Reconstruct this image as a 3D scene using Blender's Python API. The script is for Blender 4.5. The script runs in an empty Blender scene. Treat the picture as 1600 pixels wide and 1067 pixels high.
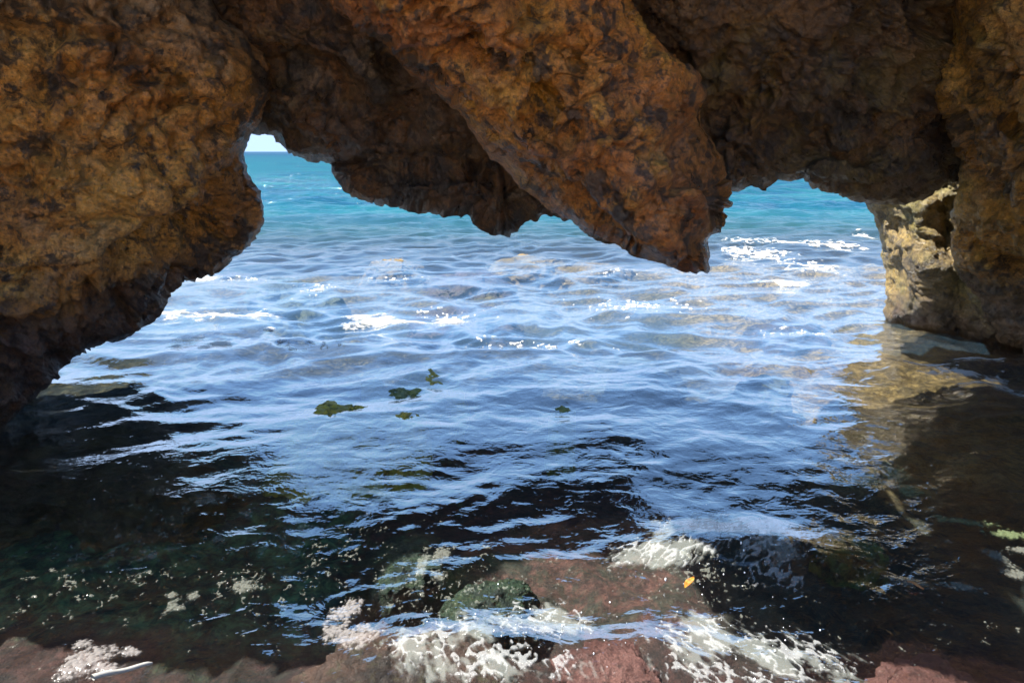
import bpy, math, random
import numpy as np
from mathutils import Vector
random.seed(7); rng = np.random.default_rng(7)
S = bpy.context.scene
COL = S.collection

# ------------------------------------------------------------------ camera
CAM_H, F, PITCH = 1.4, 1066.7, math.atan((533.5 - 237.0) / 1066.7)
SP, CP = math.sin(PITCH), math.cos(PITCH)
cam = bpy.data.cameras.new('camera'); cam.lens = 24.0; cam.sensor_width = 36.0
cam.clip_start = 0.02; cam.clip_end = 20000
camo = bpy.data.objects.new('camera', cam); COL.objects.link(camo)
camo.location = (0, 0, CAM_H); camo.rotation_euler = (math.pi / 2 - PITCH, 0, 0)
S.camera = camo

def rays(px, py):
    u = (np.asarray(px, float) - 800.0) / F; v = (533.5 - np.asarray(py, float)) / F
    return u, CP + v * SP, -SP + v * CP
def at_depth(px, py, Y):                     # point of the place at distance Y ahead
    x, y, z = rays(px, py); k = Y / y
    return np.stack([x * k, y * k, CAM_H + z * k], -1)
def on_water(px, py, z0=0.0):
    x, y, z = rays(px, py); k = (z0 - CAM_H) / z
    return np.stack([x * k, y * k], -1)

# ------------------------------------------------------------------ noise
def _hash(ix, iy, iz, seed):
    h = (ix.astype(np.int64) * 374761393 + iy.astype(np.int64) * 668265263 + iz.astype(np.int64) * 2147483647 + seed * 974711) & 0xffffffff
    h = h.astype(np.uint32)
    h ^= h >> np.uint32(15); h *= np.uint32(2246822519); h ^= h >> np.uint32(13); h *= np.uint32(3266489917); h ^= h >> np.uint32(16)
    return h
def gnoise(x, y, z, seed=0):
    x, y, z = np.broadcast_arrays(np.asarray(x, float), np.asarray(y, float), np.asarray(z, float))
    ix, iy, iz = np.floor(x), np.floor(y), np.floor(z)
    fx, fy, fz = x - ix, y - iy, z - iz
    sx, sy, sz = (f * f * f * (f * (f * 6 - 15) + 10) for f in (fx, fy, fz))
    out = 0
    for dx in (0, 1):
        wx = sx if dx else 1 - sx
        for dy in (0, 1):
            wy = sy if dy else 1 - sy
            for dz in (0, 1):
                wz = sz if dz else 1 - sz
                h = _hash(ix + dx, iy + dy, iz + dz, seed)
                gx = (h & np.uint32(1023)).astype(float) / 511.5 - 1
                gy = ((h >> np.uint32(10)) & np.uint32(1023)).astype(float) / 511.5 - 1
                gz = ((h >> np.uint32(20)) & np.uint32(1023)).astype(float) / 511.5 - 1
                out = out + wx * wy * wz * (gx * (fx - dx) + gy * (fy - dy) + gz * (fz - dz))
    return out * 1.3
def fbm(x, y, z, octv=4, seed=0, gain=.5):
    a, o, s = 1.0, 0, 1.0
    for i in range(octv):
        o = o + a * gnoise(x * s, y * s, z * s, seed + i); a *= gain; s *= 2.03
    return o
def cells(p, seed, jitter=1.0):              # nearest feature distance + a random number of that cell
    ip = np.floor(p); best = np.full(len(p), 9.0); rnd = np.zeros(len(p))
    for dx in (-1, 0, 1):
        for dy in (-1, 0, 1):
            for dz in (-1, 0, 1):
                c = ip + (dx, dy, dz); h = _hash(c[:, 0], c[:, 1], c[:, 2], seed)
                q = c + np.stack([(h & np.uint32(1023)) / 1023., ((h >> np.uint32(10)) & np.uint32(1023)) / 1023., ((h >> np.uint32(20)) & np.uint32(1023)) / 1023.], 1)
                d = np.linalg.norm(q - p, axis=1); m = d < best
                best[m] = d[m]; rnd[m] = ((h[m] >> np.uint32(5)) & np.uint32(255)) / 255.
    return best, rnd
def sstep(a, b, x):
    t = np.clip((x - a) / (b - a), 0, 1); return t * t * (3 - 2 * t)

# ------------------------------------------------------------------ mesh + tags
def make(name, V, Fc, mat, label=None, cat=None, group=None, kind=None, smooth=True, origin=None, parent=None):
    V = np.asarray(V, float)
    if origin is None and kind != 'structure':
        origin = (V[:, 0].mean(), V[:, 1].mean(), V[:, 2].min())
    if origin is None: origin = (0, 0, 0)
    if kind is None and parent is None: kind = 'thing'
    V = V - np.asarray(origin)
    Fc = np.asarray(Fc)
    me = bpy.data.meshes.new(name)
    me.vertices.add(len(V)); me.vertices.foreach_set('co', V.astype(np.float32).ravel())
    n, k = Fc.shape
    me.loops.add(n * k); me.loops.foreach_set('vertex_index', Fc.astype(np.int32).ravel())
    me.polygons.add(n); me.polygons.foreach_set('loop_start', np.arange(0, n * k, k, dtype=np.int32))
    me.update(calc_edges=True); me.validate()
    me.polygons.foreach_set('use_smooth', [smooth] * len(me.polygons))
    me.materials.append(mat)
    o = bpy.data.objects.new(name, me); COL.objects.link(o); o.location = origin
    if parent: o.parent = parent
    for k_, v_ in (('label', label), ('category', cat), ('group', group), ('kind', kind)):
        if v_: o[k_] = v_
    return o

# ------------------------------------------------------------------ node helper
class NT:
    def __init__(s, name):
        s.m = bpy.data.materials.new(name); s.m.use_nodes = True; s.t = s.m.node_tree; s.t.nodes.clear()
        s.out = s.n('ShaderNodeOutputMaterial')
    def n(s, typ, **kw):
        nd = s.t.nodes.new(typ)
        for k, v in kw.items():
            if k.startswith('i_'):
                key = k[2:]; key = int(key) if key.isdigit() else key.replace('_', ' ')
                s.set(nd.inputs[key], v)
            else: setattr(nd, k, v)
        return nd
    def set(s, inp, v):
        if hasattr(v, 'is_output') and v.is_output: s.t.links.new(v, inp)
        elif hasattr(v, 'outputs'): s.t.links.new(v.outputs[0], inp)
        else:
            if isinstance(v, (tuple, list)) and len(v) == 3 and inp.type == 'RGBA': v = (*v, 1)
            inp.default_value = v
    def pos(s): return s.n('ShaderNodeNewGeometry').outputs['Position']
    def map(s, vec, scale=(1, 1, 1), loc=(0, 0, 0), rot=(0, 0, 0)):
        return s.n('ShaderNodeMapping', i_Vector=vec, i_Scale=scale, i_Location=loc, i_Rotation=rot).outputs[0]
    def noise(s, vec, scale, detail=4, rough=.55, dist=0.0):
        return s.n('ShaderNodeTexNoise', i_Vector=vec, i_Scale=scale, i_Detail=detail, i_Roughness=rough, i_Distortion=dist).outputs['Fac']
    def ramp(s, x, a, b, lo=0.0, hi=1.0):
        return s.n('ShaderNodeMapRange', interpolation_type='SMOOTHSTEP', i_0=x, i_1=a, i_2=b, i_3=lo, i_4=hi).outputs[0]
    def mix(s, f, a, b, mode='MIX'):
        m = s.n('ShaderNodeMix', data_type='RGBA', blend_type=mode)
        s.set(m.inputs[0], f); s.set(m.inputs[6], a); s.set(m.inputs[7], b); return m.outputs[2]
    def math(s, op, a, b=0.0):
        m = s.n('ShaderNodeMath', operation=op); s.set(m.inputs[0], a); s.set(m.inputs[1], b); return m.outputs[0]
    def xyz(s, vec):
        m = s.n('ShaderNodeSeparateXYZ'); s.set(m.inputs[0], vec); return m.outputs
    def bump(s, h, dist, strength=1.0, normal=None):
        b = s.n('ShaderNodeBump', i_Strength=strength, i_Distance=dist, i_Height=h)
        if normal is not None: s.set(b.inputs['Normal'], normal)
        return b.outputs[0]
    def shmix(s, f, a, b):
        m = s.n('ShaderNodeMixShader'); s.set(m.inputs[0], f); s.set(m.inputs[1], a); s.set(m.inputs[2], b); return m.outputs[0]
    def done(s, sh):
        s.set(s.out.inputs['Surface'], sh); return s.m

# ------------------------------------------------------------------ materials
def rock_mat(name, A, B, ochre, grey=.3, crust=.5, dark=1.0, wet=.45, green=0.0, seed=0.0, cap=False):
    t = NT(name); P = t.map(t.pos(), loc=(seed, seed * .7, seed * 1.3))
    n1 = t.noise(P, 1.3, 5, .6, .1)
    c = t.mix(t.ramp(n1, .35, .65), A, B)
    c = t.mix(t.math('MULTIPLY', t.ramp(t.noise(P, 3.1, 6, .65), .48, .68), .75), c, ochre)
    n3 = t.noise(P, 2.3, 9, .74)
    c = t.mix(t.math('MULTIPLY', t.ramp(n3, .5, .66), grey), c, (.30, .27, .22))
    if green: c = t.mix(t.math('MULTIPLY', t.ramp(t.noise(t.map(P, loc=(4, 2, 7)), 2.0, 6, .65), .46, .64), green), c, (.13, .12, .025))
    n4 = t.noise(P, 7.5, 10, .76)
    c = t.mix(t.math('MULTIPLY', t.ramp(n4, .53, .58), crust), c, (.016, .012, .010))
    n5 = t.noise(P, 2.0, 5, .6, .2)
    c = t.mix(t.math('MULTIPLY', t.ramp(t.noise(t.map(P, loc=(9, 9, 9)), 3.4, 8, .7), .54, .6), crust), c, (.02, .015, .012))
    c = t.mix(t.math('MULTIPLY', t.ramp(t.noise(t.map(P, loc=(2, 8, 4)), 19, 6, .75), .55, .63), crust * .9), c, (.018, .014, .012))
    g = t.noise(P, 42, 6, .78)
    c = t.mix(.85, c, t.n('ShaderNodeCombineColor', i_0=t.ramp(g, .28, .72, .2, 1.7), i_1=t.ramp(g, .28, .72, .2, 1.7), i_2=t.ramp(g, .28, .72, .2, 1.75)).outputs[0], 'MULTIPLY')
    zone = t.noise(t.map(P, loc=(5, 3, 8)), .85, 4, .55)
    c = t.mix(t.math('MULTIPLY', t.ramp(zone, .50, .62), .42), c, (.055, .038, .026))
    c = t.mix(t.math('MULTIPLY', t.ramp(zone, .44, .34), .30), c, ochre)
    if cap: c = t.mix(t.math('MULTIPLY', t.ramp(t.math('ADD', t.xyz(t.pos())[2], t.math('MULTIPLY', n3, .9)), 2.15, 2.6), .72), c, t.mix(t.ramp(n4, .42, .58), (.30, .25, .17), (.07, .06, .045)))
    # pale salt and shell grains
    sp = t.noise(t.map(P, loc=(3, 5, 1)), 130, 2, .6)
    c = t.mix(t.math('MULTIPLY', t.ramp(sp, .66, .74), .35), c, (.42, .38, .3))
    # tide-wetted band of dark purple weed near the water
    z = t.xyz(t.pos())[2]
    zz = t.math('ADD', z, t.math('MULTIPLY', t.math('SUBTRACT', n5, .5), 1.1))
    wetf = t.ramp(zz, wet, wet - .42)
    c = t.mix(t.math('MULTIPLY', wetf, .86), c, t.mix(t.ramp(n4, .4, .6), (.050, .024, .022), (.018, .012, .014)))
    b = t.bump(t.noise(P, 22, 7, .75), .06)
    v = t.n('ShaderNodeTexVoronoi', i_Vector=P, i_Scale=26.0).outputs['Distance']
    b = t.bump(t.ramp(v, .05, .45), .012, .7, b)
    b = t.bump(t.noise(P, 85, 4, .75), .012, 1.0, b)
    r = t.ramp(t.noise(P, 5, 4, .6), .35, .7, .26, .66)
    pr = t.n('ShaderNodeBsdfPrincipled', i_Base_Color=c, i_Roughness=r, i_Normal=b)
    pr.inputs['Specular IOR Level'].default_value = .7
    return t.done(pr)

def water_mat():
    t = NT('sea water'); P = t.pos(); X, Y, Z = t.xyz(P)
    far = t.ramp(Y, 5.0, 30.0)
    w = t.map(P, scale=(1, 1.3, 1), rot=(0, 0, .3))
    b = t.bump(t.noise(w, 7.0, 3, .5, .6), .009, 1.0)
    b = t.bump(t.noise(w, 22.0, 2, .5, .8), .0017, 1.0, b)
    wf = t.map(P, scale=(.55, 1.3, 1), rot=(0, 0, -.08))
    b = t.bump(t.math('MULTIPLY', t.noise(wf, 1.6, 5, .6, .3), far), .32, 1.0, b)
    fr = t.math('MULTIPLY', t.math('MULTIPLY', t.ramp(Y, 20.0, 60.0, 1.0, .5), t.math('ADD', .025, t.math('MULTIPLY', 1.0, t.math('POWER', t.n('ShaderNodeLayerWeight', i_Blend=.5, i_Normal=b).outputs['Facing'], 2.0)))), t.ramp(Y, 4.8, 14.0, 1.0, .36))
    gl = t.n('ShaderNodeBsdfGlossy', i_Color=(1, 1, 1), i_Roughness=t.ramp(Y, 4.0, 40.0, .02, .12), i_Normal=b)
    tr = t.n('ShaderNodeBsdfTransparent', i_Color=(.93, .97, .96))
    rf = t.n('ShaderNodeBsdfRefraction', i_Color=(.92, .97, .96), i_IOR=1.33, i_Roughness=0.0, i_Normal=b)
    clear = t.shmix(.08, tr, rf)
    # water's own colour: aerated pale blue over the reef, deep teal outside it
    teal = t.mix(t.ramp(t.noise(t.map(P, scale=(.5, 1.4, 1)), .35, 4, .6), .38, .62), (.004, .068, .085), (.002, .04, .072))
    c = t.mix(t.ramp(Y, 9.0, 18.0), t.mix(t.ramp(Y, 4.5, 8.0), (.045, .09, .13), (.02, .075, .08)), teal)
    c = t.mix(t.ramp(Y, 60.0, 400.0), c, (.002, .033, .068))
    body = t.n('ShaderNodeBsdfDiffuse', i_Color=c)
    dens = t.math('ADD', t.ramp(Y, 2.9, 4.6, 0, .20), t.math('SUBTRACT', t.ramp(Y, 9.3, 16.0, 0, .86), t.ramp(Y, 5.5, 7.5, 0, .12)))
    under = t.shmix(dens, clear, body)
    return t.done(t.shmix(fr, under, gl))

def seabed_mat():
    t = NT('seabed rock'); P = t.pos(); X, Y, Z = t.xyz(P)
    n = t.noise(P, 2.2, 7, .7, 1.2); n2 = t.noise(P, 7, 8, .72, 1.0)
    c = t.mix(t.ramp(n, .38, .62), (.052, .018, .015), (.010, .006, .005))
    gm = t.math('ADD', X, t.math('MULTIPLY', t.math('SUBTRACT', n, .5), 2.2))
    c = t.mix(t.math('MULTIPLY', t.ramp(gm, -.3, -.8), t.ramp(t.math('ADD', Y, t.math('MULTIPLY', n, .5)), 2.3, 2.55)), c, t.mix(t.ramp(n2, .42, .6), (.016, .055, .038), (.13, .26, .10)))  # green weed, painted brighter where the bed lies in shade
    c = t.mix(t.math('MULTIPLY', t.ramp(t.math('ADD', Y, t.math('MULTIPLY', n, .5)), 2.35, 2.6), t.ramp(gm, -.8, -.3)), c, t.mix(t.ramp(n2, .4, .6), (.085, .034, .026), (.03, .028, .018)))  # brown bed, likewise lifted in colour to offset the shade
    red = t.math('MULTIPLY', t.ramp(t.math('ADD', X, t.math('MULTIPLY', n, .6)), .6, 1.2), t.ramp(t.math('ADD', Y, t.math('MULTIPLY', n2, .4)), 2.15, 1.85))
    blk = t.math('MULTIPLY', t.ramp(X, .7, 1.0), t.ramp(Y, 1.95, 2.2))
    c = t.mix(blk, c, t.mix(n2, (.03, .045, .03), (.010, .012, .010)))
    c = t.mix(red, c, t.mix(t.ramp(n2, .38, .62), (.13, .040, .037), (.055, .017, .016)))
    gold = t.math('MULTIPLY', t.ramp(X, 1.3, 2.0), t.ramp(t.math('ADD', Y, t.math('MULTIPLY', n, .5)), 3.15, 3.6))  # pool of sunlight by the wall, painted into the bed colour
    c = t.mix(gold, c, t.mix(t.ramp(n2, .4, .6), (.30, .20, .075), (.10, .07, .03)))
    out = t.ramp(Y, 3.0, 4.2)
    o = t.mix(t.ramp(n2, .42, .6), (.012, .022, .022), t.mix(t.ramp(n, .42, .58), (.10, .085, .035), (.03, .038, .038)))
    o = t.mix(t.math('MULTIPLY', t.ramp(Y, 6.6, 7.6), .75), o, t.mix(t.ramp(n2, .4, .6), (.19, .125, .038), (.06, .052, .03)))
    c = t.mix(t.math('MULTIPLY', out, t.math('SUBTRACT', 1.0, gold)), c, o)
    c = t.mix(t.ramp(Z, .02, .25), c, t.mix(t.ramp(t.noise(P, 9, 8, .7), .4, .6), (.78, .57, .35), (.66, .47, .28)))  # sand of the added shore, coloured bright and warm for bounce light
    n5 = t.noise(P, 24, 6, .75); k5 = t.ramp(n5, .36, .64, .35, 1.5)
    c = t.mix(t.ramp(Z, .1, 0.0), c, t.mix(1.0, c, t.n('ShaderNodeCombineColor', i_0=k5, i_1=k5, i_2=k5).outputs[0], 'MULTIPLY'))
    b = t.bump(n2, .09); b = t.bump(t.noise(P, 40, 5, .7), .012, 1.0, b)
    return t.done(t.n('ShaderNodeBsdfPrincipled', i_Base_Color=c, i_Roughness=.8, i_Normal=b))

M_LEFT = rock_mat('ochre limestone', (.60, .29, .05), (.46, .185, .030), (.62, .37, .09), grey=.32, crust=.85, wet=.95, seed=0, cap=True)
M_SLAB = rock_mat('rust brown limestone', (.54, .225, .032), (.38, .13, .022), (.58, .32, .04), grey=.2, crust=.85, wet=.95, seed=11)
M_REAR = rock_mat('recess-shaded brown limestone', (.11, .052, .014), (.18, .076, .018), (.17, .115, .04), grey=.35, crust=.8, wet=.95, seed=23)  # limestone darkened so the recess shade sits in its colour
M_ROOF = rock_mat('shadowed brown limestone', (.15, .070, .013), (.075, .036, .009), (.19, .115, .02), grey=.15, crust=.8, wet=.7, green=.4, seed=37)  # shade under the roof is put into this darker base colour
M_PILL = rock_mat('pale pitted limestone', (.29, .195, .055), (.19, .125, .036), (.29, .22, .065), grey=.15, crust=.7, wet=.34, green=.75, seed=51)
M_WALL = rock_mat('golden limestone', (.58, .31, .055), (.44, .21, .038), (.62, .41, .07), grey=.35, crust=.8, wet=.75, green=.35, seed=63)

# ------------------------------------------------------------------ rocks
def resample(poly, step):
    P = np.asarray(poly, float); Q = np.vstack([P, P[:1]]); out = []
    for a, b in zip(Q[:-1], Q[1:]):
        n = max(1, int(np.linalg.norm(b - a) / step))
        out += [a + (b - a) * i / n for i in range(n)]
    return np.array(out)
def seg_dist(pts, poly):
    A = np.asarray(poly, float); B = np.roll(A, -1, 0)
    best = np.full(len(pts), 1e9); near = np.zeros((len(pts), 2)); inside = np.zeros(len(pts), bool)
    for a, b in zip(A, B):
        ab = b - a; t = np.clip(((pts - a) @ ab) / max(ab @ ab, 1e-9), 0, 1)
        q = a + t[:, None] * ab; d = np.linalg.norm(pts - q, axis=1); m = d < best
        best[m] = d[m]; near[m] = q[m]
        if a[1] != b[1]:
            c = ((a[1] > pts[:, 1]) != (b[1] > pts[:, 1])) & (pts[:, 0] < (b[0] - a[0]) * (pts[:, 1] - a[1]) / (b[1] - a[1]) + a[0])
            inside ^= c
    return best, near, inside
def rbf(ctrl, X, Y):
    C = np.asarray(ctrl, float); n = len(C); d = np.linalg.norm(C[:, None, :2] - C[None, :, :2], axis=2)
    A = np.zeros((n + 3, n + 3)); A[:n, :n] = -d - np.eye(n) * 4; A[:n, n] = 1; A[:n, n + 1:] = C[:, :2] / 500; A[n:, :n] = A[:n, n:].T
    w = np.linalg.solve(A, np.r_[C[:, 2], 0, 0, 0])
    out = w[n] + X / 500 * w[n + 1] + Y / 500 * w[n + 2]
    for i in range(n): out = out - w[i] * np.hypot(X - C[i, 0], Y - C[i, 1])
    return out
def vnormals(V, Fq):
    a, b, c, d = (V[Fq[:, i]] for i in range(4))
    fn = np.cross(c - a, d - b); N = np.zeros_like(V)
    for i in range(4):
        for k in range(3): N[:, k] += np.bincount(Fq[:, i], fn[:, k], len(V))
    return N / np.maximum(np.linalg.norm(N, axis=1, keepdims=True), 1e-12)

def rock(name, poly, ctrl, mat, label, R=140, inflate=.5, thick=1.0, step=3.4, amp=1.0, seed=0, strata=None, pits=1.0, ridges=(), cat='rock', ds=1.0, rb=1.3):
    P = np.asarray(poly, float); lo, hi = P.min(0) - step, P.max(0) + step
    gx, gy = np.arange(lo[0], hi[0], step), np.arange(lo[1], hi[1], step)
    X, Y = np.meshgrid(gx, gy); pts = np.stack([X.ravel(), Y.ravel()], 1)
    dist, near, ins = seg_dist(pts, P)
    nx, ny = len(gx), len(gy); I = np.arange(nx * ny).reshape(ny, nx)
    q = np.stack([I[:-1, :-1], I[1:, :-1], I[1:, 1:], I[:-1, 1:]], -1).reshape(-1, 4)
    q = q[ins[q].sum(1) >= 4]
    used = np.unique(q); cnt = np.bincount(q.ravel(), minlength=nx * ny); bd = used[cnt[used] < 4]
    pts[bd] = near[bd]; dist[bd] = 0
    rm = -np.ones(nx * ny, int); rm[used] = np.arange(len(used)); q = rm[q]
    pts = pts[used]; dist = dist[used]; isb = dist == 0; n = len(used)
    t = np.clip(dist / R, 0, 1); g = np.sqrt(1 - (1 - t) ** 2)
    D = rbf(ctrl, pts[:, 0], pts[:, 1]) * ds
    dF = D - inflate * g
    for (line, hgt, wd) in ridges:           # a raised edge or a cleft along a line across the face
        dd = np.full(n, 1e9); L = np.asarray(line, float)
        for a, b in zip(L[:-1], L[1:]):
            ab = b - a; tt = np.clip(((pts - a) @ ab) / (ab @ ab), 0, 1); dd = np.minimum(dd, np.linalg.norm(pts - a - tt[:, None] * ab, axis=1))
        dd = dd + 14 * gnoise(pts[:, 0] / 40, pts[:, 1] / 40, seed)
        dF -= hgt * np.exp(-(dd / wd) ** 2) * np.clip(g * 1.6, 0, 1)
    dB = D + thick * np.sqrt(1 - (1 - np.clip(dist / (R * rb), 0, 1)) ** 2)
    Vf = at_depth(pts[:, 0], pts[:, 1], dF); Vb = at_depth(pts[:, 0], pts[:, 1], dB)
    nb = np.where(~isb)[0]; bi = np.arange(n); bi[nb] = n + np.arange(len(nb))
    V = np.vstack([Vf, Vb[nb]]); gg = np.r_[g, g[nb]]
    Fq = np.vstack([q, bi[q][:, ::-1]])
    N = vnormals(V, Fq)
    x, y, z = V.T; s = seed * 10
    wob = .35 * fbm(x * .9, y * .9, z * .9, 2, s + 50)
    x2, y2, z2 = x + wob, y + wob * .6, z - wob
    big = .20 * gnoise(x2 * 1.1, y2 * 1.1, z2 * 1.3, s) + .11 * (.35 - np.abs(gnoise(x2 * 2.3, y2 * 2.3, z2 * 2.6, s + 1)) * 1.4)
    mid = .085 * (.3 - np.abs(gnoise(x2 * 4.7, y2 * 4.7, z2 * 5.2, s + 2)) * 1.5) + .04 * gnoise(x * 10, y * 10, z * 11, s + 3)
    fine = .026 * gnoise(x * 19, y * 19, z * 19, s + 4) + .018 * gnoise(x * 37, y * 37, z * 37, s + 5) + .005 * gnoise(x * 70, y * 70, z * 70, s + 6)
    sm = .35 + 1.0 * sstep(-.22, .22, fbm(x * .9, y * .9, z * .9, 2, s + 70)); mid = mid * sm; fine = fine * (.45 + .6 * sm)
    d = amp * (big * (.12 + .88 * gg) + mid * (.22 + .78 * gg) + fine * (.3 + .7 * gg))
    if strata:                               # bedding layers standing proud of each other
        dirv, frq, a = strata; c = (V @ np.asarray(dirv, float)) + .12 * fbm(x * 1.5, y * 1.5, z * 1.5, 3, s + 9)
        w = c * frq; d += a * (np.abs((w - np.floor(w)) - .5) * 2 - .5) * (.3 + .7 * gg) * (.6 + gnoise(x * 1.3, y * 1.3, z * 1.3, s + 12))
    pm = sstep(-.1, .35, fbm(x * 1.2, y * 1.2, z * 1.2, 3, s + 20))
    for frq, dep in ((4.2, .11), (9.0, .065), (19, .03)):
        r, h = cells(V * frq + .35 * np.stack([gnoise(x * 9, y * 9, z * 9, s + 30), gnoise(x * 9, y * 9, z * 9, s + 31), gnoise(x * 9, y * 9, z * 9, s + 32)], 1), s + int(frq))
        d -= pits * dep * np.clip(1 - r / (.22 + .3 * h), 0, 1) ** .8 * (h > .35) * (.25 + .75 * pm)
    for frq, dep, wd in ((1.7, .10, .05), (3.9, .055, .055), (8.5, .03, .06), (18, .016, .08)):   # cracks
        n_ = gnoise(x2 * frq, y2 * frq, z2 * frq * 1.3, s + 40 + int(frq)); ms = sstep(-.15, .3, gnoise(x * frq * .5, y * frq * .5, z * frq * .5, s + 60 + int(frq)))
        ms = ms * (.4 + .6 * sm)
        d -= amp * dep * np.exp(-(n_ / wd) ** 2) * ms * (.15 + .85 * gg)
    V = V + N * d[:, None]
    return make(name, V, Fq, mat, label, cat)

rock('boulder', [(330, -560), (340, -200), (325, 0), (345, 30), (395, 62), (420, 100), (428, 140), (412, 180), (388, 212), (380, 240), (388, 268), (406, 300),
      (415, 335), (411, 362), (398, 382), (370, 402), (338, 432), (288, 440), (264, 462), (250, 492), (206, 526), (150, 546), (112, 566), (92, 590), (58, 620), (24, 645),
      (2, 672), (-60, 720), (-200, 790), (-620, 840), (-700, -560)],
     [(420, 120, 4.05), (390, 240, 4.1), (410, 340, 4.1), (335, 430, 3.9), (250, 490, 3.8), (110, 565, 3.6), (0, 668, 3.35), (-200, 790, 2.7), (-620, 800, 2.3),
      (300, 0, 3.8), (150, 150, 3.5), (180, 320, 3.5), (0, 300, 3.4), (0, 0, 3.4), (-400, 300, 2.7), (-500, -400, 2.5), (250, -500, 3.2), (300, 250, 3.75)],
     M_LEFT, 'massive ochre boulder leaning over the water beside the small gap of sky', R=170, rb=2.6, inflate=.35, thick=1.8, seed=1,
     ridges=[([(350, 120), (348, 200), (330, 262), (262, 318), (225, 372), (120, 420), (40, 430)], .16, 55), ([(300, 400), (350, 350), (372, 270)], -.14, 40)])

rock('rock_slab', [(330, -600), (420, -200), (498, -10), (560, 40), (600, 72), (652, 122), (702, 162), (742, 212), (762, 252), (800, 288), (850, 326), (888, 352), (918, 374), (958, 386),
      (984, 404), (1036, 416), (1076, 430), (1106, 427), (1114, 402), (1117, 374), (1138, 348), (1155, 318), (1150, 280), (1126, 246), (1100, 208), (1090, 180), (1096, 152), (1084, 120),
      (1050, 94), (1012, 50), (988, 0), (960, -200), (960, -600)],
     [(500, 0, 4.35), (652, 122, 4.5), (760, 250, 4.6), (888, 350, 4.6), (1076, 430, 4.35), (1155, 318, 4.5), (1090, 180, 4.55), (990, 0, 4.2), (800, 100, 4.0), (950, 220, 4.1), (1050, 330, 4.2),
      (700, -300, 3.2), (350, -600, 2.8), (960, -600, 2.7), (700, 20, 4.05)],
     M_SLAB, 'huge rust brown slab hanging diagonally from the roof to a blunt tip over the water', R=110, inflate=.42, thick=.5, seed=2, ds=0.78,
     ridges=[([(560, 0), (660, 95), (770, 200), (850, 262), (920, 320), (1000, 372), (1060, 395)], .10, 34), ([(905, 60), (880, 130), (830, 190)], -.09, 16), ([(1000, 150), (960, 200), (890, 210)], -.06, 14)])

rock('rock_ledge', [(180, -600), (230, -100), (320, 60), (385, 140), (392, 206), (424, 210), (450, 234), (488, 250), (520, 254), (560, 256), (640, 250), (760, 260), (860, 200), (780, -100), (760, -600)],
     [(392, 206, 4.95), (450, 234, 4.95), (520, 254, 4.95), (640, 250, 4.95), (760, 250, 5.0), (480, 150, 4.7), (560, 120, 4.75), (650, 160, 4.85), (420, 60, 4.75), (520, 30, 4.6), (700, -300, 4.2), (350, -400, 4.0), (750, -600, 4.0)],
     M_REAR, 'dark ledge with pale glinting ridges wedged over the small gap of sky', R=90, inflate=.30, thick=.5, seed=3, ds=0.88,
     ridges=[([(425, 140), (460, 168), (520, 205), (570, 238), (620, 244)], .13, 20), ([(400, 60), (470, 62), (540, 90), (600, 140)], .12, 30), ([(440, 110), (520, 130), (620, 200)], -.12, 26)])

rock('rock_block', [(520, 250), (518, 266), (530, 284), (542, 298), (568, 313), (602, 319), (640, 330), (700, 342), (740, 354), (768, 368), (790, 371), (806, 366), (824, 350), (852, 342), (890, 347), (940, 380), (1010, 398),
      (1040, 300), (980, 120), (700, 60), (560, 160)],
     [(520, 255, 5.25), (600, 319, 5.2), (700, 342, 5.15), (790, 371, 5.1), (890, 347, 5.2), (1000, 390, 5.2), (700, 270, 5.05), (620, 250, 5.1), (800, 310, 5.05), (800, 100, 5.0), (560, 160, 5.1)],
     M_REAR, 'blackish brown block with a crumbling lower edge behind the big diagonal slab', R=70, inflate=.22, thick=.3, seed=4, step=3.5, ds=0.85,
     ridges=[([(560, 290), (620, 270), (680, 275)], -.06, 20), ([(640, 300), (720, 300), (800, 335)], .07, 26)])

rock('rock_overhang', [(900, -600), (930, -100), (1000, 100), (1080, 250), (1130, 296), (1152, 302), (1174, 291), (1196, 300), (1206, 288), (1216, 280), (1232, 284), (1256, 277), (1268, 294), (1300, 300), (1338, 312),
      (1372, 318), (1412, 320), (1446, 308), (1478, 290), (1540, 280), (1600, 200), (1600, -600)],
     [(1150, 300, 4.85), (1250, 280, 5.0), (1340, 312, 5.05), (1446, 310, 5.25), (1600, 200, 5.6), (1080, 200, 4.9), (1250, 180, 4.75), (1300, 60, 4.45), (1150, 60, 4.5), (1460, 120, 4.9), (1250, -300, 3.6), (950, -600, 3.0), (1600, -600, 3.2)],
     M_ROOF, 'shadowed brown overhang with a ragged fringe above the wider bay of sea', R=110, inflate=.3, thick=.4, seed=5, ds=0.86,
     ridges=[([(1180, 200), (1240, 140), (1300, 120)], .09, 30), ([(1130, 180), (1220, 210), (1330, 240), (1440, 220)], -.09, 34), ([(1280, 268), (1360, 262), (1420, 232)], .08, 16)])

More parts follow.
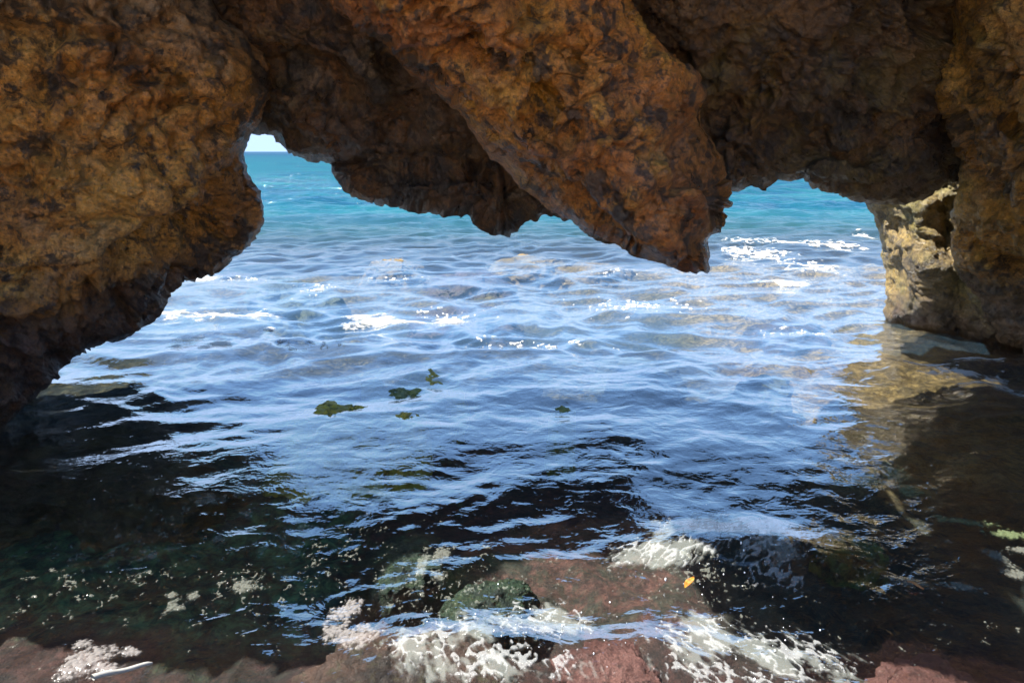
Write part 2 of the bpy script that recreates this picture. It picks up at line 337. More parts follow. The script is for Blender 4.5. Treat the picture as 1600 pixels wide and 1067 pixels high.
rock('rock_pillar', [(1340, 300), (1348, 316), (1362, 338), (1372, 366), (1376, 382), (1374, 398), (1380, 424), (1384, 450), (1380, 478), (1379, 500), (1392, 510), (1420, 517), (1460, 522), (1520, 530), (1600, 560), (1660, 540), (1640, 240), (1500, 220), (1420, 250)],
     [(1345, 312, 5.75), (1376, 390, 5.8), (1380, 500, 5.62), (1460, 520, 5.3), (1600, 550, 4.95), (1440, 400, 5.3), (1440, 300, 5.3), (1550, 300, 5.0), (1640, 250, 4.9), (1520, 420, 5.0)],
     M_PILL, 'pale yellow pitted pillar standing in the water beneath the ragged overhang', R=60, inflate=.12, thick=.8, seed=6, step=3.0, pits=.9, amp=.7, cat='rock pillar',
     ridges=[([(1430, 330), (1440, 420), (1430, 500)], .10, 34), ([(1480, 330), (1490, 430), (1500, 510)], -.10, 22)])

rock('rock_wall', [(1440, -600), (1462, -100), (1478, -10), (1484, 50), (1462, 96), (1454, 134), (1470, 190), (1492, 240), (1500, 286), (1488, 330), (1480, 385), (1496, 425), (1524, 462), (1542, 505), (1566, 534), (1600, 548), (1680, 580), (1800, 640), (2300, 760), (2400, -600)],
     [(1484, 50, 4.0), (1454, 134, 4.0), (1500, 290, 4.3), (1480, 385, 4.6), (1542, 505, 5.0), (1600, 548, 4.75), (1800, 640, 3.6), (2300, 740, 2.6), (1560, 120, 3.8), (1580, 300, 4.1), (1600, 420, 4.6), (1700, 200, 3.5), (1700, 500, 4.2), (2200, 200, 2.6), (1500, -500, 3.2), (2300, -500, 2.4)],
     M_WALL, 'golden brown layered cave wall rising from the shallows beside the pale pillar', R=110, inflate=.3, thick=1.4, seed=7, strata=((.25, .1, 1), 5.5, .05), pits=1.2, cat='rock wall',
     ridges=[([(1490, 160), (1560, 220), (1600, 260), (1680, 300)], .12, 40), ([(1500, 120), (1560, 170), (1650, 215)], -.12, 24), ([(1500, 350), (1560, 400), (1620, 430)], -.08, 24), ([(1540, 30), (1580, 110), (1640, 170)], .15, 50)])

# ------------------------------------------------------------------ the sea
def wave(x, y, res=.01):
    x = np.asarray(x, float); y = np.asarray(y, float); r = np.hypot(x, y)
    wx = x + .22 * gnoise(x * .8, y * .8, 3.1, 101); wy = y + .16 * gnoise(x * .7, y * .9, 7.7, 102)
    ca, sa = math.cos(.16), math.sin(.16); X = wx * ca + wy * sa; Y = -wx * sa + wy * ca
    def k(lam): return np.clip(lam / (3.0 * res) - .4, 0, 1)
    def ridge(a, b, s): n = gnoise(a, b, 0.37 * s, s); return .28 - np.sqrt(n * n + .004)
    calm = .78 + 1.15 * sstep(3.2, 5.0, r)
    h = .04 * gnoise(X * .55, Y * .95, 1.5, 110) * k(1.0)
    h = h + .05 * ridge(X * 1.0, Y * 1.6, 111) * k(.5) * calm
    h = h + (.015 + .018 * sstep(3.0, 5, r)) * ridge(X * 2.3 + 3, Y * 3.5, 112) * k(.25) * calm
    h = h + (.008 + .009 * sstep(3.2, 5, r)) * ridge(X * 5.0, Y * 7.2 + 5, 113) * k(.12)
    h = h + .0030 * gnoise(X * 9, Y * 15, 2.2, 114) * k(.065)
    U = wx * .86 + wy * .5; Vv = -wx * .5 + wy * .86
    h = h + (.010 + .056 * sstep(3.0, 5.5, r)) * ridge(U * 1.25 + 7, Vv * 2.3, 119) * k(.35)
    f = sstep(7, 22, r)
    h = h + f * (.46 * ridge(X * .16, Y * .38, 115) * k(2.3) + .25 * ridge(X * .36, Y * .95, 116) * k(1.0) + .08 * ridge(X * .8, Y * 1.7, 117) * k(.5))
    h = h + sstep(40, 120, r) * .35 * gnoise(X * .03, Y * .08, 4, 118) * k(12)
    # the breaking hump near the camera
    h = h + .07 * np.exp(-(((x - .80) / .34) ** 2 + ((y - 2.2) / .16) ** 2)) + .03 * np.exp(-(((x + .05) / .5) ** 2 + ((y - 1.66) / .12) ** 2))
    return h
def sea_grid():
    a = np.r_[np.arange(-180, -52, 4.0), np.arange(-52, 52, .125), np.arange(52, 180, 4.0)] * math.pi / 180
    r = .5 * np.exp(np.arange(0, math.log(45 / .5), .0056)); r = np.r_[r, r[-1] * np.exp(np.arange(1, 90) * .055)]
    A, Rr = np.meshgrid(a, r); x = np.sin(A) * Rr; y = np.cos(A) * Rr
    res = np.where(Rr < 45, Rr * .0056, Rr * .055)
    z = wave(x, y, res)
    nr, na = A.shape; I = np.arange(nr * na).reshape(nr, na); J = np.roll(I, -1, 1)
    q = np.stack([I[:-1], J[:-1], J[1:], I[1:]], -1).reshape(-1, 4)
    V = np.stack([x, y, z], -1).reshape(-1, 3)
    V = np.vstack([V, [[0, 0, 0]]]); c = len(V) - 1
    tri = np.stack([I[0], J[0], np.full(na, c)], -1)
    q = np.vstack([q, np.column_stack([tri[::1, 0], tri[::1, 1], tri[:, 2], tri[:, 2]])[:0]])
    return V[:-1], q
V, q = sea_grid()
make('sea', V, q, water_mat(), kind='structure')

# ------------------------------------------------------------------ sea bed, with an unseen shore added behind to bounce sunlight
def bed(x, y):
    r = np.hypot(x, y)
    z = -.40 + .10 * fbm(x * .8, y * .8, 2, 3, 201) + .07 * fbm(x * 2.6, y * 2.6, 5, 4, 202) + .05 * (.3 - np.abs(gnoise(x * 5 + .5 * gnoise(x * 3, y * 3, 1, 206), y * 6, 8, 204)))
    z = z + .12 * sstep(1.2, 2.0, x) * sstep(2.3, 3.4, y)
    z = z + .24 * np.exp(-((y - 8.2 - .12 * x) / 1.0) ** 2) * (.5 + fbm(x * .9, y * .9, 4, 3, 209))
    z = z - sstep(9.3, 20, y) * 3.0 - sstep(20, 80, y) * 14
    z = z + sstep(.3, -2.6, y) * 1.15 + sstep(-4, -30, y) * 1.6  # unseen bank raised behind the camera to throw sunlight onto the rocks
    return z
ax = np.r_[-6000, -1500, -400, -120, -40, -18, np.arange(-9, 9.01, .045), 18, 40, 120, 400, 1500, 6000]
ay = np.r_[-400, -120, -40, -18, -9, np.arange(-5, 13, .045), np.arange(13, 30, 1.0), 40, 80, 200, 700, 2500, 6500]
X, Y = np.meshgrid(ax, ay); Zb = bed(X, Y)
ny, nx = X.shape; I = np.arange(nx * ny).reshape(ny, nx)
q = np.stack([I[:-1, :-1], I[:-1, 1:], I[1:, 1:], I[1:, :-1]], -1).reshape(-1, 4)
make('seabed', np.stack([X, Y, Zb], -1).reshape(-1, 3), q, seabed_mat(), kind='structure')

# ------------------------------------------------------------------ rocks under the surface
def weed_mat(name, A, B, C, rough=.6):
    t = NT(name); P = t.pos()
    c = t.mix(t.ramp(t.noise(P, 5, 7, .7, .4), .38, .6), A, B)
    c = t.mix(t.ramp(t.noise(t.map(P, loc=(7, 1, 3)), 17, 6, .7), .52, .64), c, C)
    b = t.bump(t.noise(P, 18, 7, .7), .05); b = t.bump(t.noise(P, 70, 4, .7), .012, 1.0, b)
    return t.done(t.n('ShaderNodeBsdfPrincipled', i_Base_Color=c, i_Roughness=rough, i_Normal=b))
W_OLIVE = weed_mat('olive weed rock', (.78, .62, .08), (.50, .42, .07), (.17, .17, .04))
W_GREEN = weed_mat('green weed rock', (.32, .36, .08), (.16, .20, .06), (.42, .42, .13))
W_AMBER = weed_mat('amber reef rock', (.24, .155, .05), (.12, .08, .032), (.06, .045, .022))
W_BROWN = weed_mat('brown shelf rock', (.12, .10, .04), (.05, .045, .022), (.025, .022, .014))
W_PALE = weed_mat('pale green rock', (.08, .085, .035), (.04, .05, .028), (.10, .10, .05))
W_PINK = weed_mat('pink coralline rock', (.17, .07, .058), (.10, .036, .03), (.035, .012, .01))
W_DARK = weed_mat('bottle green rock', (.018, .042, .018), (.004, .012, .008), (.035, .055, .02))
W_MURK = weed_mat('murky brown rock', (.075, .035, .024), (.02, .011, .009), (.05, .036, .018))
W_LIME = weed_mat('light green weed rock', (.12, .20, .05), (.02, .04, .016), (.01, .015, .01))
W_MAUVE = weed_mat('mauve reef rock', (.09, .055, .055), (.045, .03, .032), (.12, .09, .05))
def icosphere_grid(nu, nv):
    V = []; 
    for j in range(nv + 1):
        th = math.pi * j / nv
        for i in range(nu): V.append((math.sin(th) * math.cos(2 * math.pi * i / nu), math.sin(th) * math.sin(2 * math.pi * i / nu), math.cos(th)))
    Fq = [(j * nu + i, (j + 1) * nu + i, (j + 1) * nu + (i + 1) % nu, j * nu + (i + 1) % nu) for j in range(nv) for i in range(nu)]
    return np.array(V), np.array(Fq)
SPH_V, SPH_F = icosphere_grid(110, 70)
def sunk_rock(px, py, hw, top, mat, label, asp=.7, h=None, rot=0.0, seed=0, name='sunken_rock'):
    c = on_water(px, py); top = top + float(wave(c[0:1], c[1:2])[0]); d = math.hypot(c[1], CAM_H); a = hw * d / F
    x, y, z = SPH_V.T; ph = np.arctan2(y, x); low = np.clip(np.arccos(np.clip(z, -1, 1)) / (math.pi / 2) - 1, 0, 1)
    hh = min(h or 9, a * .42); asp = min(1.15, asp * 1.5)
    rad = np.where(z > 0, np.sqrt(np.clip(1 - z * z, 0, 1)), 1 + .45 * low)
    ux, uy = rad * np.cos(ph), rad * np.sin(ph); uz = np.where(z > 0, z * hh, -low * .5)
    k = 1 + .34 * fbm(ux * 1.2 + seed, uy * 1.2, uz * 2, 5, 300 + seed, .68)
    V = np.stack([ux * a * k, uy * a * asp * k, uz], 1)
    V[:, 2] += hh * (.26 * fbm(ux * 2 + seed, uy * 2, seed, 4, 310 + seed, .6) - .2 * np.abs(gnoise(ux * 3.5 + seed, uy * 3.5, 1, 320 + seed)))
    ca, sa = math.cos(rot), math.sin(rot)
    V = np.stack([V[:, 0] * ca - V[:, 1] * sa, V[:, 0] * sa + V[:, 1] * ca, V[:, 2]], 1)
    V = V + (c[0], c[1], 0); V[:, 2] += top - V[:, 2].max()
    return make(name, V, SPH_F, mat, label, 'rock', 'rocks under the clear water')
for a in [
    (530, 640, 84, .03, W_OLIVE, 'olive weed covered rock breaking the blue water, widest of the mossy rocks there', .55, .2, .25),
    (632, 607, 58, .012, W_GREEN, 'dark green low rock just behind the widest olive rock', .6, .2, .1),
    (668, 586, 46, .012, W_OLIVE, 'hump of dark olive rock with weed, farthest of the close mossy group', .8, .2, 0),
    (582, 590, 16, -.012, W_OLIVE, 'tiny olive rock just under water beside the dark green low rock', .8, None, 0),
    (636, 652, 28, .015, W_OLIVE, 'small yellowish rock under water beside the widest olive rock', .6, None, .1),
    (798, 580, 44, -.07, W_PALE, 'pale greenish rock blurred by ripples in the middle of the blue water', .8, None, 0),
    (1000, 540, 60, -.10, W_PALE, 'pale green patch of rock under the ripples out past the slab tip', .8, None, .2),
    (1200, 582, 38, -.07, W_PALE, 'yellow green sunken rock in the blue water towards the pillar', .7, None, 0),
    (880, 638, 18, .01, W_GREEN, 'little dark green rock alone in the smooth blue water', .7, None, .4),
    (830, 402, 66, .0, W_AMBER, 'amber reef hump with a wave rolling over it below the blackish block', .6, .3, 0),
    (930, 405, 66, -.01, W_AMBER, 'amber brown reef rock under the toe of the diagonal slab', .6, .3, .1),
    (612, 409, 40, .01, W_AMBER, 'small ochre reef rock farthest out in the open water', .7, .25, 0),
    (735, 425, 70, -.03, W_MAUVE, 'mauve brown reef rock lying in front of the amber hump', .6, .25, 0),
    (480, 458, 60, -.02, W_PALE, 'olive reef rock dotted with foam near the ochre boulder', .6, .25, .1),
    (440, 432, 55, -.04, W_PALE, 'green reef rock awash beyond the olive foam dotted one', .6, .25, 0),
    (720, 470, 80, -.05, W_MAUVE, 'broad mauve sunken rock behind the long white foam patch', .6, .25, .2),
    (1240, 495, 60, -.05, W_MAUVE, 'dim mauve rock under water in front of the bay and pillar', .6, .25, 0),
    (130, 672, 165, -.005, W_BROWN, 'flat brown shelf of rock awash at the foot of the ochre boulder', .5, .25, -.05),
    (225, 706, 85, -.03, W_BROWN, 'dark brown sloping rock tilted against the flat brown shelf', .55, .25, .3),
    (620, 800, 66, -.2, W_DARK, 'dark green weedy rock under the big greenish bubble patch', .6, .25, .3),
    (760, 845, 80, -.2, W_DARK, 'long green weed streaked rock ridge in the shaded water', .4, .25, .5),
    (1340, 775, 48, -.19, W_LIME, 'pale green weedy rock under the broad green bubble mat', .4, .25, -.3),
    (955, 1040, 75, -.03, W_PINK, 'rippled pink rock close under the surface between two froth patches', .8, .2, .4),
    (1510, 1030, 170, -.13, W_PINK, 'wide reddish pink rock under shallow water in the bottom corner', .6, .25, .1),
    (640, 1000, 170, -.12, W_MURK, 'reddish brown rock bed lump under the drifting bubbles', .7, .25, .2),
]:
    sunk_rock(*a, seed=int(a[0]) % 97)

# ------------------------------------------------------------------ foam
def foam_mat(name, col, trans, rough, bump=0.0, translucent=.2, grain=55):
    t = NT(name); P = t.pos()
    n = t.noise(P, 90, 3, .7)
    pr = t.n('ShaderNodeBsdfPrincipled', i_Base_Color=t.mix(n, col, tuple(min(.95, c * 1.12) for c in col)), i_Roughness=rough)
    if bump: t.set(pr.inputs['Normal'], t.bump(t.noise(P, 160, 3, .7), bump))
    sh = pr.outputs[0]
    if translucent: sh = t.shmix(translucent, sh, t.n('ShaderNodeBsdfTranslucent', i_Color=col).outputs[0])
    at = t.n('ShaderNodeAttribute', attribute_name='dens').outputs['Fac']
    al = t.ramp(t.math('ADD', at, t.math('MULTIPLY', t.math('SUBTRACT', t.noise(P, grain, 5, .7), .5), 1.5)), .12, .95, 0.0, 1 - trans)
    sh = t.shmix(al, t.n('ShaderNodeBsdfTransparent').outputs[0], sh)
    return t.done(sh)
FOAM_W = foam_mat('white sea foam', (.56, .56, .55), .16, .6, .004, .2, 26)
FOAM_B = foam_mat('bubbles', (.36, .37, .31), .79, .12)
FOAM_P = foam_mat('pinkish bubbles', (.42, .39, .37), .68, .12)
FOAM_G = foam_mat('greenish bubbles', (.24, .30, .15), .72, .12)
FOAM_S = foam_mat('splashing froth', (.50, .51, .50), .66, .12, .004, .25, 80)
FOAM_V = foam_mat('aerated water', (.62, .66, .60), .85, .1, 0, .3, 40)
def foam(name, blobs, cell, mat, label=None, cat='foam', group=None, kind=None, edge=.55, freq=9.0, lace=0.0, lfreq=26.0, bub=0.0, bsize=.011, rise=.006, flow=(1, 1), rot=0.0, rag=0.0, off=0.0, seed=0):
    B = []
    for b in blobs:
        px, py, rx, ry = b[:4]; an = b[4] if len(b) > 4 else 0.0
        c = on_water(px, py); d = math.hypot(c[1], CAM_H); f = abs(on_water(px, py - ry)[1] - on_water(px, py + ry)[1]) / 2
        B.append((c[0], c[1], rx * d / F, f, an))
    B = np.array(B); m = .06 + B[:, 2:4].max() * .8
    x0, x1 = (B[:, 0] - B[:, 2]).min() - m, (B[:, 0] + B[:, 2]).max() + m; y0, y1 = (B[:, 1] - B[:, 3]).min() - m, (B[:, 1] + B[:, 3]).max() + m
    gx = np.arange(x0, x1, cell[0]); gy = np.arange(y0, y1, cell[1]); X, Y = np.meshgrid(gx, gy)
    x, y = X.ravel(), Y.ravel()
    mk = np.full(len(x), -9.0)
    for cx, cy_, rx, ry, an in B:
        ca, sa = math.cos(an), math.sin(an); u = (x - cx) * ca + (y - cy_) * sa; v = -(x - cx) * sa + (y - cy_) * ca
        mk = np.maximum(mk, 1 - np.sqrt((u / rx) ** 2 + (v / ry) ** 2))
    ca, sa = math.cos(rot), math.sin(rot); fx = ((x * ca + y * sa) * flow[0]); fy = ((-x * sa + y * ca) * flow[1])
    mk = mk + edge * fbm(fx * freq, fy * freq, seed * 3.1, 4, 400 + seed, .6)
    if lace:
        l = np.abs(gnoise(fx * lfreq + .6 * gnoise(fx * lfreq * .5, fy * lfreq * .5, 5, 3), fy * lfreq, seed * 1.7, 430 + seed))
        mk = mk - lace * sstep(.02, .28, l) - lace * .6 * sstep(-.1, .4, gnoise(fx * lfreq * 2.3, fy * lfreq * 2.3, 2.0, 440 + seed))
    mk = mk - off
    h = np.clip(mk * 3, -1.2, 1); dens = np.clip(mk * 1.6 + .15, 0, 1.5)
    z = wave(x, y, np.hypot(x, y) * .0056) + rise * h + .002
    if bub:
        p = np.stack([x, y, np.full(len(x), .3 + seed)], 1) / bsize; p[:, 2] = seed + .5
        r, rd = cells(p, 450 + seed); z = z + bub * np.sqrt(np.clip(1 - (r / (.42 + .35 * rd)) ** 2, 0, 1)) * (h > 0) - bub * .5 * (r > .42 + .35 * rd)
        dens = np.clip(mk * 2.6 + .35, 0, 1.6) * (.42 + .8 * sstep(1.0, .45, r / (.42 + .30 * rd)))
    if rag: z = z + rag * np.clip(h, 0, 1) * (.4 + np.abs(fbm(fx * 30, fy * 30, seed, 4, 460 + seed, .7)) * 1.6)
    ny, nx = X.shape; I = np.arange(nx * ny).reshape(ny, nx)
    q = np.stack([I[:-1, :-1], I[:-1, 1:], I[1:, 1:], I[1:, :-1]], -1).reshape(-1, 4)
    q = q[(h[q] > -.6).sum(1) >= 3]
    if not len(q): print('empty foam', name, label); return
    if kind != 'stuff':                       # one patch is one connected raft
        lab = np.arange(nx * ny)
        while True:
            m_ = lab[q].min(1); new = lab.copy()
            for k_ in range(4): np.minimum.at(new, q[:, k_], m_)
            new = new[new]
            if (new == lab).all(): break
            lab = new
        ql = lab[q[:, 0]]; u_, c_ = np.unique(ql, return_counts=True); q = q[ql == u_[c_.argmax()]]
    us = np.unique(q); rm = -np.ones(nx * ny, int); rm[us] = np.arange(len(us))
    o = make(name, np.stack([x, y, z], 1)[us], rm[q], mat, label, cat if kind != 'stuff' else None, group, kind)
    o.data.attributes.new('dens', 'FLOAT', 'POINT').data.foreach_set('value', dens[us].astype(np.float32))
    return o
OUT = (.010, .016)
G1 = 'white foam drifting on the open water'
foam('foam_patch', [(330, 497, 95, 10), (400, 497, 45, 8), (270, 494, 40, 6)], OUT, FOAM_W, 'long white foam streak on the blue water beside the ochre boulder', group=G1, off=.14, lace=.3, lfreq=13, flow=(.7, 1.3), edge=.5, freq=6, seed=1)
foam('foam_patch', [(585, 504, 55, 14), (640, 507, 60, 7), (700, 502, 40, 9), (555, 497, 25, 6)], OUT, FOAM_W, 'thick white foam patch with a torn tail in the middle of the water', group=G1, off=.14, lace=.3, lfreq=13, flow=(.7, 1.3), edge=.5, freq=7, seed=2)
foam('foam_patch', [(298, 535, 34, 8, .35), (275, 545, 20, 4, .3)], OUT, FOAM_W, 'slanting white foam finger nearer than the long foam streak', group=G1, off=.14, lace=.3, lfreq=13, flow=(.7, 1.3), edge=.35, freq=8, seed=3)
foam('foam_patch', [(345, 542, 26, 6, .2), (322, 548, 14, 4)], OUT, FOAM_W, 'small curled foam scrap next to the slanting foam finger', group=G1, off=.14, lace=.3, lfreq=13, flow=(.7, 1.3), edge=.4, freq=9, seed=4)
foam('foam_patch', [(420, 522, 20, 4, .1)], OUT, FOAM_W, 'short smooth foam bar between the long streak and the torn patch', group=G1, off=.14, lace=.3, lfreq=13, flow=(.7, 1.3), edge=.25, freq=9, seed=5)
foam('foam_patch', [(292, 466, 32, 7), (318, 438, 40, 5), (300, 455, 14, 4)], OUT, FOAM_W, 'white foam hugging the lower edge of the ochre boulder', group=G1, off=.14, lace=.3, lfreq=13, flow=(.7, 1.3), edge=.5, freq=8, seed=6)
for bl, lb, sd in (([(1185, 402, 70, 10), (1160, 396, 40, 8)], 'lacy white foam nearest to the tip of the hanging slab', 7), ([(1270, 420, 62, 12)], 'lacy white foam patch in the middle of the bay', 71),
                   ([(1300, 390, 62, 8)], 'thin foam trail in the bay running towards the pillar edge', 72), ([(1215, 446, 70, 8)], 'loose foam patch in the bay closest to the shade', 73),
                   ([(1160, 378, 40, 6)], 'far foam streak just outside the hanging slab tip', 74), ([(1225, 384, 55, 6)], 'narrow foam streak out in the bay under the ragged fringe', 75)):
    foam('foam_patch', bl, (.014, .03), FOAM_W, lb, group=G1, off=-.02, edge=.8, freq=5, lace=.7, lfreq=7, seed=sd)
foam('foam_patch', [(1352, 372, 26, 5, .1), (1325, 380, 20, 3)], (.014, .03), FOAM_W, 'bright breaking foam against the edge of the pale pillar', group=G1, off=.14, lace=.3, lfreq=13, flow=(.7, 1.3), edge=.5, freq=6, seed=8)
for bl, lb, sd in (([(1500, 585, 75, 7, -.1)], 'streaky white foam washing round the foot of the golden wall', 9), ([(1560, 603, 62, 8, -.2)], 'foam streak on the gold shallows at the edge of the wall', 91),
                   ([(1440, 572, 45, 5)], 'short foam streak at the wet base of the pale pillar', 92), ([(1540, 566, 50, 4)], 'thin foam line tight against the base of the golden wall', 93)):
    foam('foam_patch', bl, (.007, .010), FOAM_W, lb, group=G1, off=-.1, edge=.7, freq=8, lace=.4, lfreq=15, flow=(.6, 1.6), seed=sd)
foam('sea_foam', [(500, 455, 60, 14), (380, 440, 60, 10), (700, 490, 120, 12), (620, 440, 80, 8), (820, 540, 200, 14), (1000, 480, 160, 20), (1250, 520, 120, 12), (960, 430, 60, 8), (480, 545, 120, 10)], OUT, FOAM_W, 'small scattered flecks of white foam over the open blue water', kind='stuff', off=.35, edge=.9, freq=9, lace=1.35, lfreq=15, flow=(.8, 1.3), seed=10)
NEAR = (.0026, .0032)
G2 = 'bubble patches floating in the shade'
for i, (bl, mt, lb, kw) in enumerate([
    ([(140, 1030, 42, 26), (115, 1050, 36, 20), (160, 1045, 40, 14), (130, 1010, 18, 12)], FOAM_P, 'largest pinkish raft of bubbles, beside the pale stick', dict(edge=.35)),
    ([(206, 1020, 20, 10, -.5)], FOAM_P, 'small blunt bubble raft just beyond the pale stick', {}),
    ([(270, 945, 10, 18), (282, 950, 12, 8), (268, 930, 12, 6)], FOAM_B, 'crescent shaped cluster of grey bubbles on the brown water', {}),
    ([(302, 931, 12, 8)], FOAM_B, 'little round bubble cluster touching the crescent one', {}),
    ([(380, 918, 27, 14, .3)], FOAM_B, 'oval grey bubble raft alone over the brown rock', {}),
    ([(238, 868, 13, 9)], FOAM_B, 'tight bubble knot over the bottle green water', {}),
    ([(342, 848, 17, 8)], FOAM_B, 'grey bubble knot between the green water and a streak of sky light', {}),
    ([(326, 786, 34, 12, .15)], FOAM_B, 'bubbly lump at the end of the long pale streak', {}),
    ([(380, 776, 24, 11)], FOAM_B, 'bubbly lump touching the one at the pale streak', {}),
    ([(385, 808, 18, 8)], FOAM_B, 'flattened bubble patch in front of the two bubbly lumps', {}),
    ([(525, 728, 18, 6)], FOAM_B, 'lone bubble patch out where the blue water turns dark', {}),
    ([(575, 768, 38, 14, .1), (600, 785, 25, 10)], FOAM_G, 'big greenish bubble patch above the weedy rock', dict(edge=.6)),
    ([(472, 828, 12, 18, .4)], FOAM_G, 'thin upright green bubble cluster', {}),
    ([(690, 870, 18, 16), (660, 885, 12, 26), (685, 905, 16, 10), (640, 920, 26, 10)], FOAM_B, 'looped bubble raft with a dark hole in it', dict(edge=.35)),
    ([(540, 960, 24, 30), (560, 1000, 50, 28), (520, 990, 26, 18)], FOAM_P, 'ragged trailing bubble raft leading to the froth', dict(edge=.7)),
    ([(1350, 752, 58, 15, .1), (1400, 742, 34, 18), (1420, 765, 24, 10)], FOAM_G, 'broad green tinged bubble mat beneath the gold water', dict(edge=.5)),
    ([(1440, 785, 50, 8, -.5), (1510, 815, 60, 8, -.4), (1580, 838, 60, 8, -.35)], FOAM_G, 'long yellow green bubble line trailing from the broad mat', dict(edge=.6)),
    ([(1560, 870, 14, 20, .3), (1585, 895, 30, 9, -.4), (1590, 860, 30, 6)], FOAM_B, 'hook shaped bubble patch at the edge of the black water', dict(edge=.45)),
    ([(1420, 905, 30, 10, -.3)], FOAM_B, 'upper of two grey foam dashes on the black water', dict(edge=.6)),
    ([(1495, 915, 38, 9, -.3)], FOAM_B, 'long thin grey foam dash next to the orange scrap', dict(edge=.6)),
]):
    k = dict(edge=.4, freq=22, off=.10, lace=.2, lfreq=45); k.update(kw)
    foam('bubble_patch', bl, NEAR, mt, lb, 'bubbles', G2, bub=.0024, bsize=.0115, rise=.002, seed=20 + i, **k)
foam('foam_flecks', [(200, 860, 280, 150), (450, 880, 240, 120), (700, 930, 240, 110), (1380, 880, 260, 110), (1100, 900, 150, 90)], (.0034, .0042), FOAM_B, 'tiny bubbles and flecks scattered over the dark shaded water', kind='stuff', edge=1.0, freq=17, lace=1.6, lfreq=40, bub=.002, bsize=.008, rise=.001, off=.48, seed=50)
foam('splash_froth', [(1170, 850, 85, 45, -.4), (1110, 820, 80, 26, .1), (1050, 870, 110, 22, .2), (1200, 890, 50, 40), (1000, 860, 60, 14)], NEAR, FOAM_S, 'grey green froth torn off the little breaking wave', kind='stuff', off=-.05, edge=.7, freq=11, lace=.9, lfreq=27, flow=(1.5, .75), rot=-.75, rise=.004, rag=.0, seed=51)
foam('surf_froth', [(700, 1010, 100, 40, .3), (840, 975, 90, 34, .3), (770, 1050, 130, 34), (1080, 1000, 90, 40, .5), (1230, 1020, 120, 40, -.3), (1160, 1060, 160, 20)], NEAR, FOAM_S, 'sparkling white froth boiling along the nearest edge of the water', kind='stuff', off=-.08, edge=.8, freq=12, lace=1.0, lfreq=30, flow=(1.15, .9), rot=.5, rise=.004, rag=.0, seed=52)
foam('splash_veil', [(1170, 845, 85, 42, -.4), (1090, 830, 100, 30, .1), (1040, 872, 110, 22, .2)], NEAR, FOAM_V, 'thin milky veil of aerated water under the torn froth', kind='stuff', edge=.7, freq=7, lace=.2, lfreq=18, flow=(1.8, .6), rot=-.75, rise=.003, seed=53)
foam('surf_veil', [(720, 1010, 110, 45, .3), (850, 975, 90, 34, .3), (770, 1055, 150, 34), (1090, 1005, 90, 40, .5), (1230, 1030, 120, 40, -.3)], NEAR, FOAM_V, 'thin milky veil of aerated water under the sparkling froth', kind='stuff', edge=.8, freq=7, lace=.3, lfreq=18, flow=(1.5, .8), rot=.5, rise=.003, seed=54)
def droplets(spots, n, label, seed):
    r = np.random.default_rng(seed); sv, sf = icosphere_grid(7, 5); VV, FF, k = [], [], 0
    for px, py, sx, sy, w in spots:
        for _ in range(int(n * w)):
            c = on_water(px + r.normal() * sx, py + r.normal() * sy); zz = float(wave(c[0:1], c[1:2])[0]) + abs(r.normal()) * .035
            s_ = .0009 + .0022 * r.random() ** 3; st = np.array([1, 1, 1 + r.random() * 1.5])
            VV.append(sv * s_ * st + (c[0], c[1], zz)); FF.append(sf + k); k += len(sv)
    return make('spray_drops', np.vstack(VV), np.vstack(FF), DROP, label, kind='stuff')
t = NT('water drops'); DROP = t.done(t.n('ShaderNodeBsdfPrincipled', i_Base_Color=(.8, .84, .86), i_Roughness=.05).outputs[0])
droplets([(1180, 850, 60, 40, 1), (1100, 900, 60, 25, .5), (820, 1000, 110, 40, 1), (1150, 1020, 120, 30, 1)], 34, 'fine bright drops thrown up by the breaking water', 5)

# ------------------------------------------------------------------ floating scraps
def leaf(px, py, ln, wd, ang, colA, colB, label, cat, name, zoff=.012):
    t = NT(name + ' skin'); P = t.pos()
    m = t.done(t.n('ShaderNodeBsdfPrincipled', i_Base_Color=t.mix(t.ramp(t.noise(P, 60, 4), .4, .6), colA, colB), i_Roughness=.35).outputs[0])
    c = on_water(px, py); d = math.hypot(c[1], CAM_H); L, Wd = ln * d / F, wd * d / F; V = []
    for s_ in (1, -1):
        for i in range(13):
            u = i / 12; w = Wd * math.sin(math.pi * min(1, u * .96 + .02)) ** .8
            for j in range(5):
                v = j / 2 - 1; V.append((L * (u - .5), w * v * .5, .004 * abs(v) + .004 * math.sin(u * 5) + s_ * .0006))
    V = np.array(V); ca, sa = math.cos(ang), math.sin(ang)
    z0 = float(wave(c[0:1], c[1:2])[0]) + zoff
    V = np.stack([V[:, 0] * ca - V[:, 1] * sa + c[0], V[:, 0] * sa + V[:, 1] * ca + c[1], V[:, 2] + z0], 1)
    Fq = []
    for i in range(12):
        for j in range(4):
            a = i * 5 + j; Fq.append((a, a + 5, a + 6, a + 1)); a += 65; Fq.append((a, a + 1, a + 6, a + 5))
    for i in range(12): Fq += [(i * 5, i * 5 + 65, i * 5 + 70, i * 5 + 5), (i * 5 + 4, i * 5 + 9, i * 5 + 74, i * 5 + 69)]
    make(name, V, np.array(Fq), m, label, cat)
leaf(1076, 922, 36, 10, .95, (.20, .16, .025), (.26, .09, .015), 'yellow and orange leaf caught below the grey green splash', 'leaf', 'floating_leaf', .03)
leaf(1430, 916, 22, 7, -.8, (.38, .13, .03), (.28, .14, .05), 'tiny orange scrap of leaf on the black water', 'leaf', 'floating_leaf')
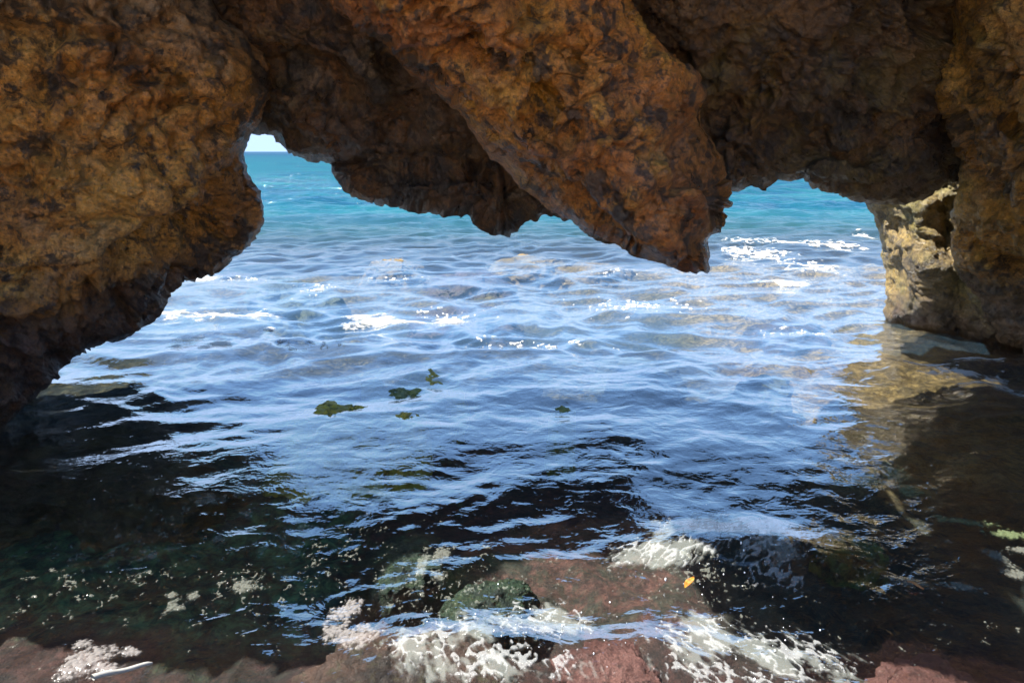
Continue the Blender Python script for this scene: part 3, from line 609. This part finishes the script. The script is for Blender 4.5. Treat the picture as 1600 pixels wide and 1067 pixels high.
def stick(p0, p1, r0, label):
    a, b = on_water(*p0), on_water(*p1); V, Fq = [], []
    z0 = float(wave(b[None, 0], b[None, 1])[0])
    for i in range(15):
        u = i / 14; c = a * (1 - u) + b * u; w = r0 * (1 - .35 * u) * (1 + .15 * gnoise(u * 6, 0, 0, 9)) * (.5 if i == 14 else 1)
        z = z0 + .055 * (1 - u) + .002 * math.sin(u * 9)
        for k in range(10):
            an = 2 * math.pi * k / 10; V.append((c[0] + w * math.cos(an) * .9, c[1] + w * math.cos(an) * -.5, z + w * math.sin(an)))
    for i in range(14):
        for k in range(10): Fq.append((i * 10 + k, i * 10 + (k + 1) % 10, i * 10 + 10 + (k + 1) % 10, i * 10 + 10 + k))
    t = NT('driftwood'); P = t.pos()
    m = t.done(t.n('ShaderNodeBsdfPrincipled', i_Base_Color=t.mix(t.noise(P, 70, 5), (.34, .33, .30), (.20, .19, .17)), i_Roughness=.6).outputs[0])
    make('driftwood_stick', np.array(V), np.array(Fq), m, label, 'stick')
stick((150, 1085), (238, 1036), .009, 'pale grey stick slanting out of the water by the largest bubble raft')

# ------------------------------------------------------------------ light
SUN_AZ, SUN_EL = math.radians(-92), math.radians(60)      # azimuth from +Y, negative = towards -X
d = Vector((math.sin(SUN_AZ) * math.cos(SUN_EL), math.cos(SUN_AZ) * math.cos(SUN_EL), math.sin(SUN_EL)))
sun = bpy.data.lights.new('sun', 'SUN'); sun.energy = 5.0; sun.angle = math.radians(.53); sun.color = (1, .95, .87)
so = bpy.data.objects.new('sun', sun); COL.objects.link(so); so.rotation_euler = d.to_track_quat('Z', 'Y').to_euler()
W = bpy.data.worlds.new('World'); S.world = W; W.use_nodes = True
nt = W.node_tree; bg = nt.nodes['Background']
sky = nt.nodes.new('ShaderNodeTexSky'); sky.sky_type = 'NISHITA'; sky.sun_disc = False
sky.sun_elevation = SUN_EL; sky.sun_rotation = SUN_AZ; sky.altitude = 0; sky.air_density = 1.0; sky.dust_density = .15; sky.ozone_density = 1.6
wb = nt.nodes.new('ShaderNodeMix'); wb.data_type = 'RGBA'; wb.blend_type = 'MULTIPLY'; wb.inputs[0].default_value = 1; wb.inputs[7].default_value = (.86, 1.0, 1.10, 1)
nt.links.new(sky.outputs[0], wb.inputs[6]); mn = nt.nodes.new('ShaderNodeVectorMath'); mn.operation = 'MINIMUM'; mn.inputs[1].default_value = (2.3, 3.2, 4.9)
nt.links.new(wb.outputs[2], mn.inputs[0]); nt.links.new(mn.outputs[0], bg.inputs[0]); bg.inputs[1].default_value = .072

S.view_settings.view_transform = 'Standard'; S.view_settings.look = 'None'; S.view_settings.gamma = 1; S.view_settings.exposure = 2.1
S.render.engine = 'CYCLES'
cy = S.cycles; cy.use_denoising = True; cy.max_bounces = 10; cy.transparent_max_bounces = 12; cy.diffuse_bounces = 4; cy.glossy_bounces = 4; cy.transmission_bounces = 6
cy.caustics_reflective = False; cy.caustics_refractive = True; cy.sample_clamp_indirect = 6.0
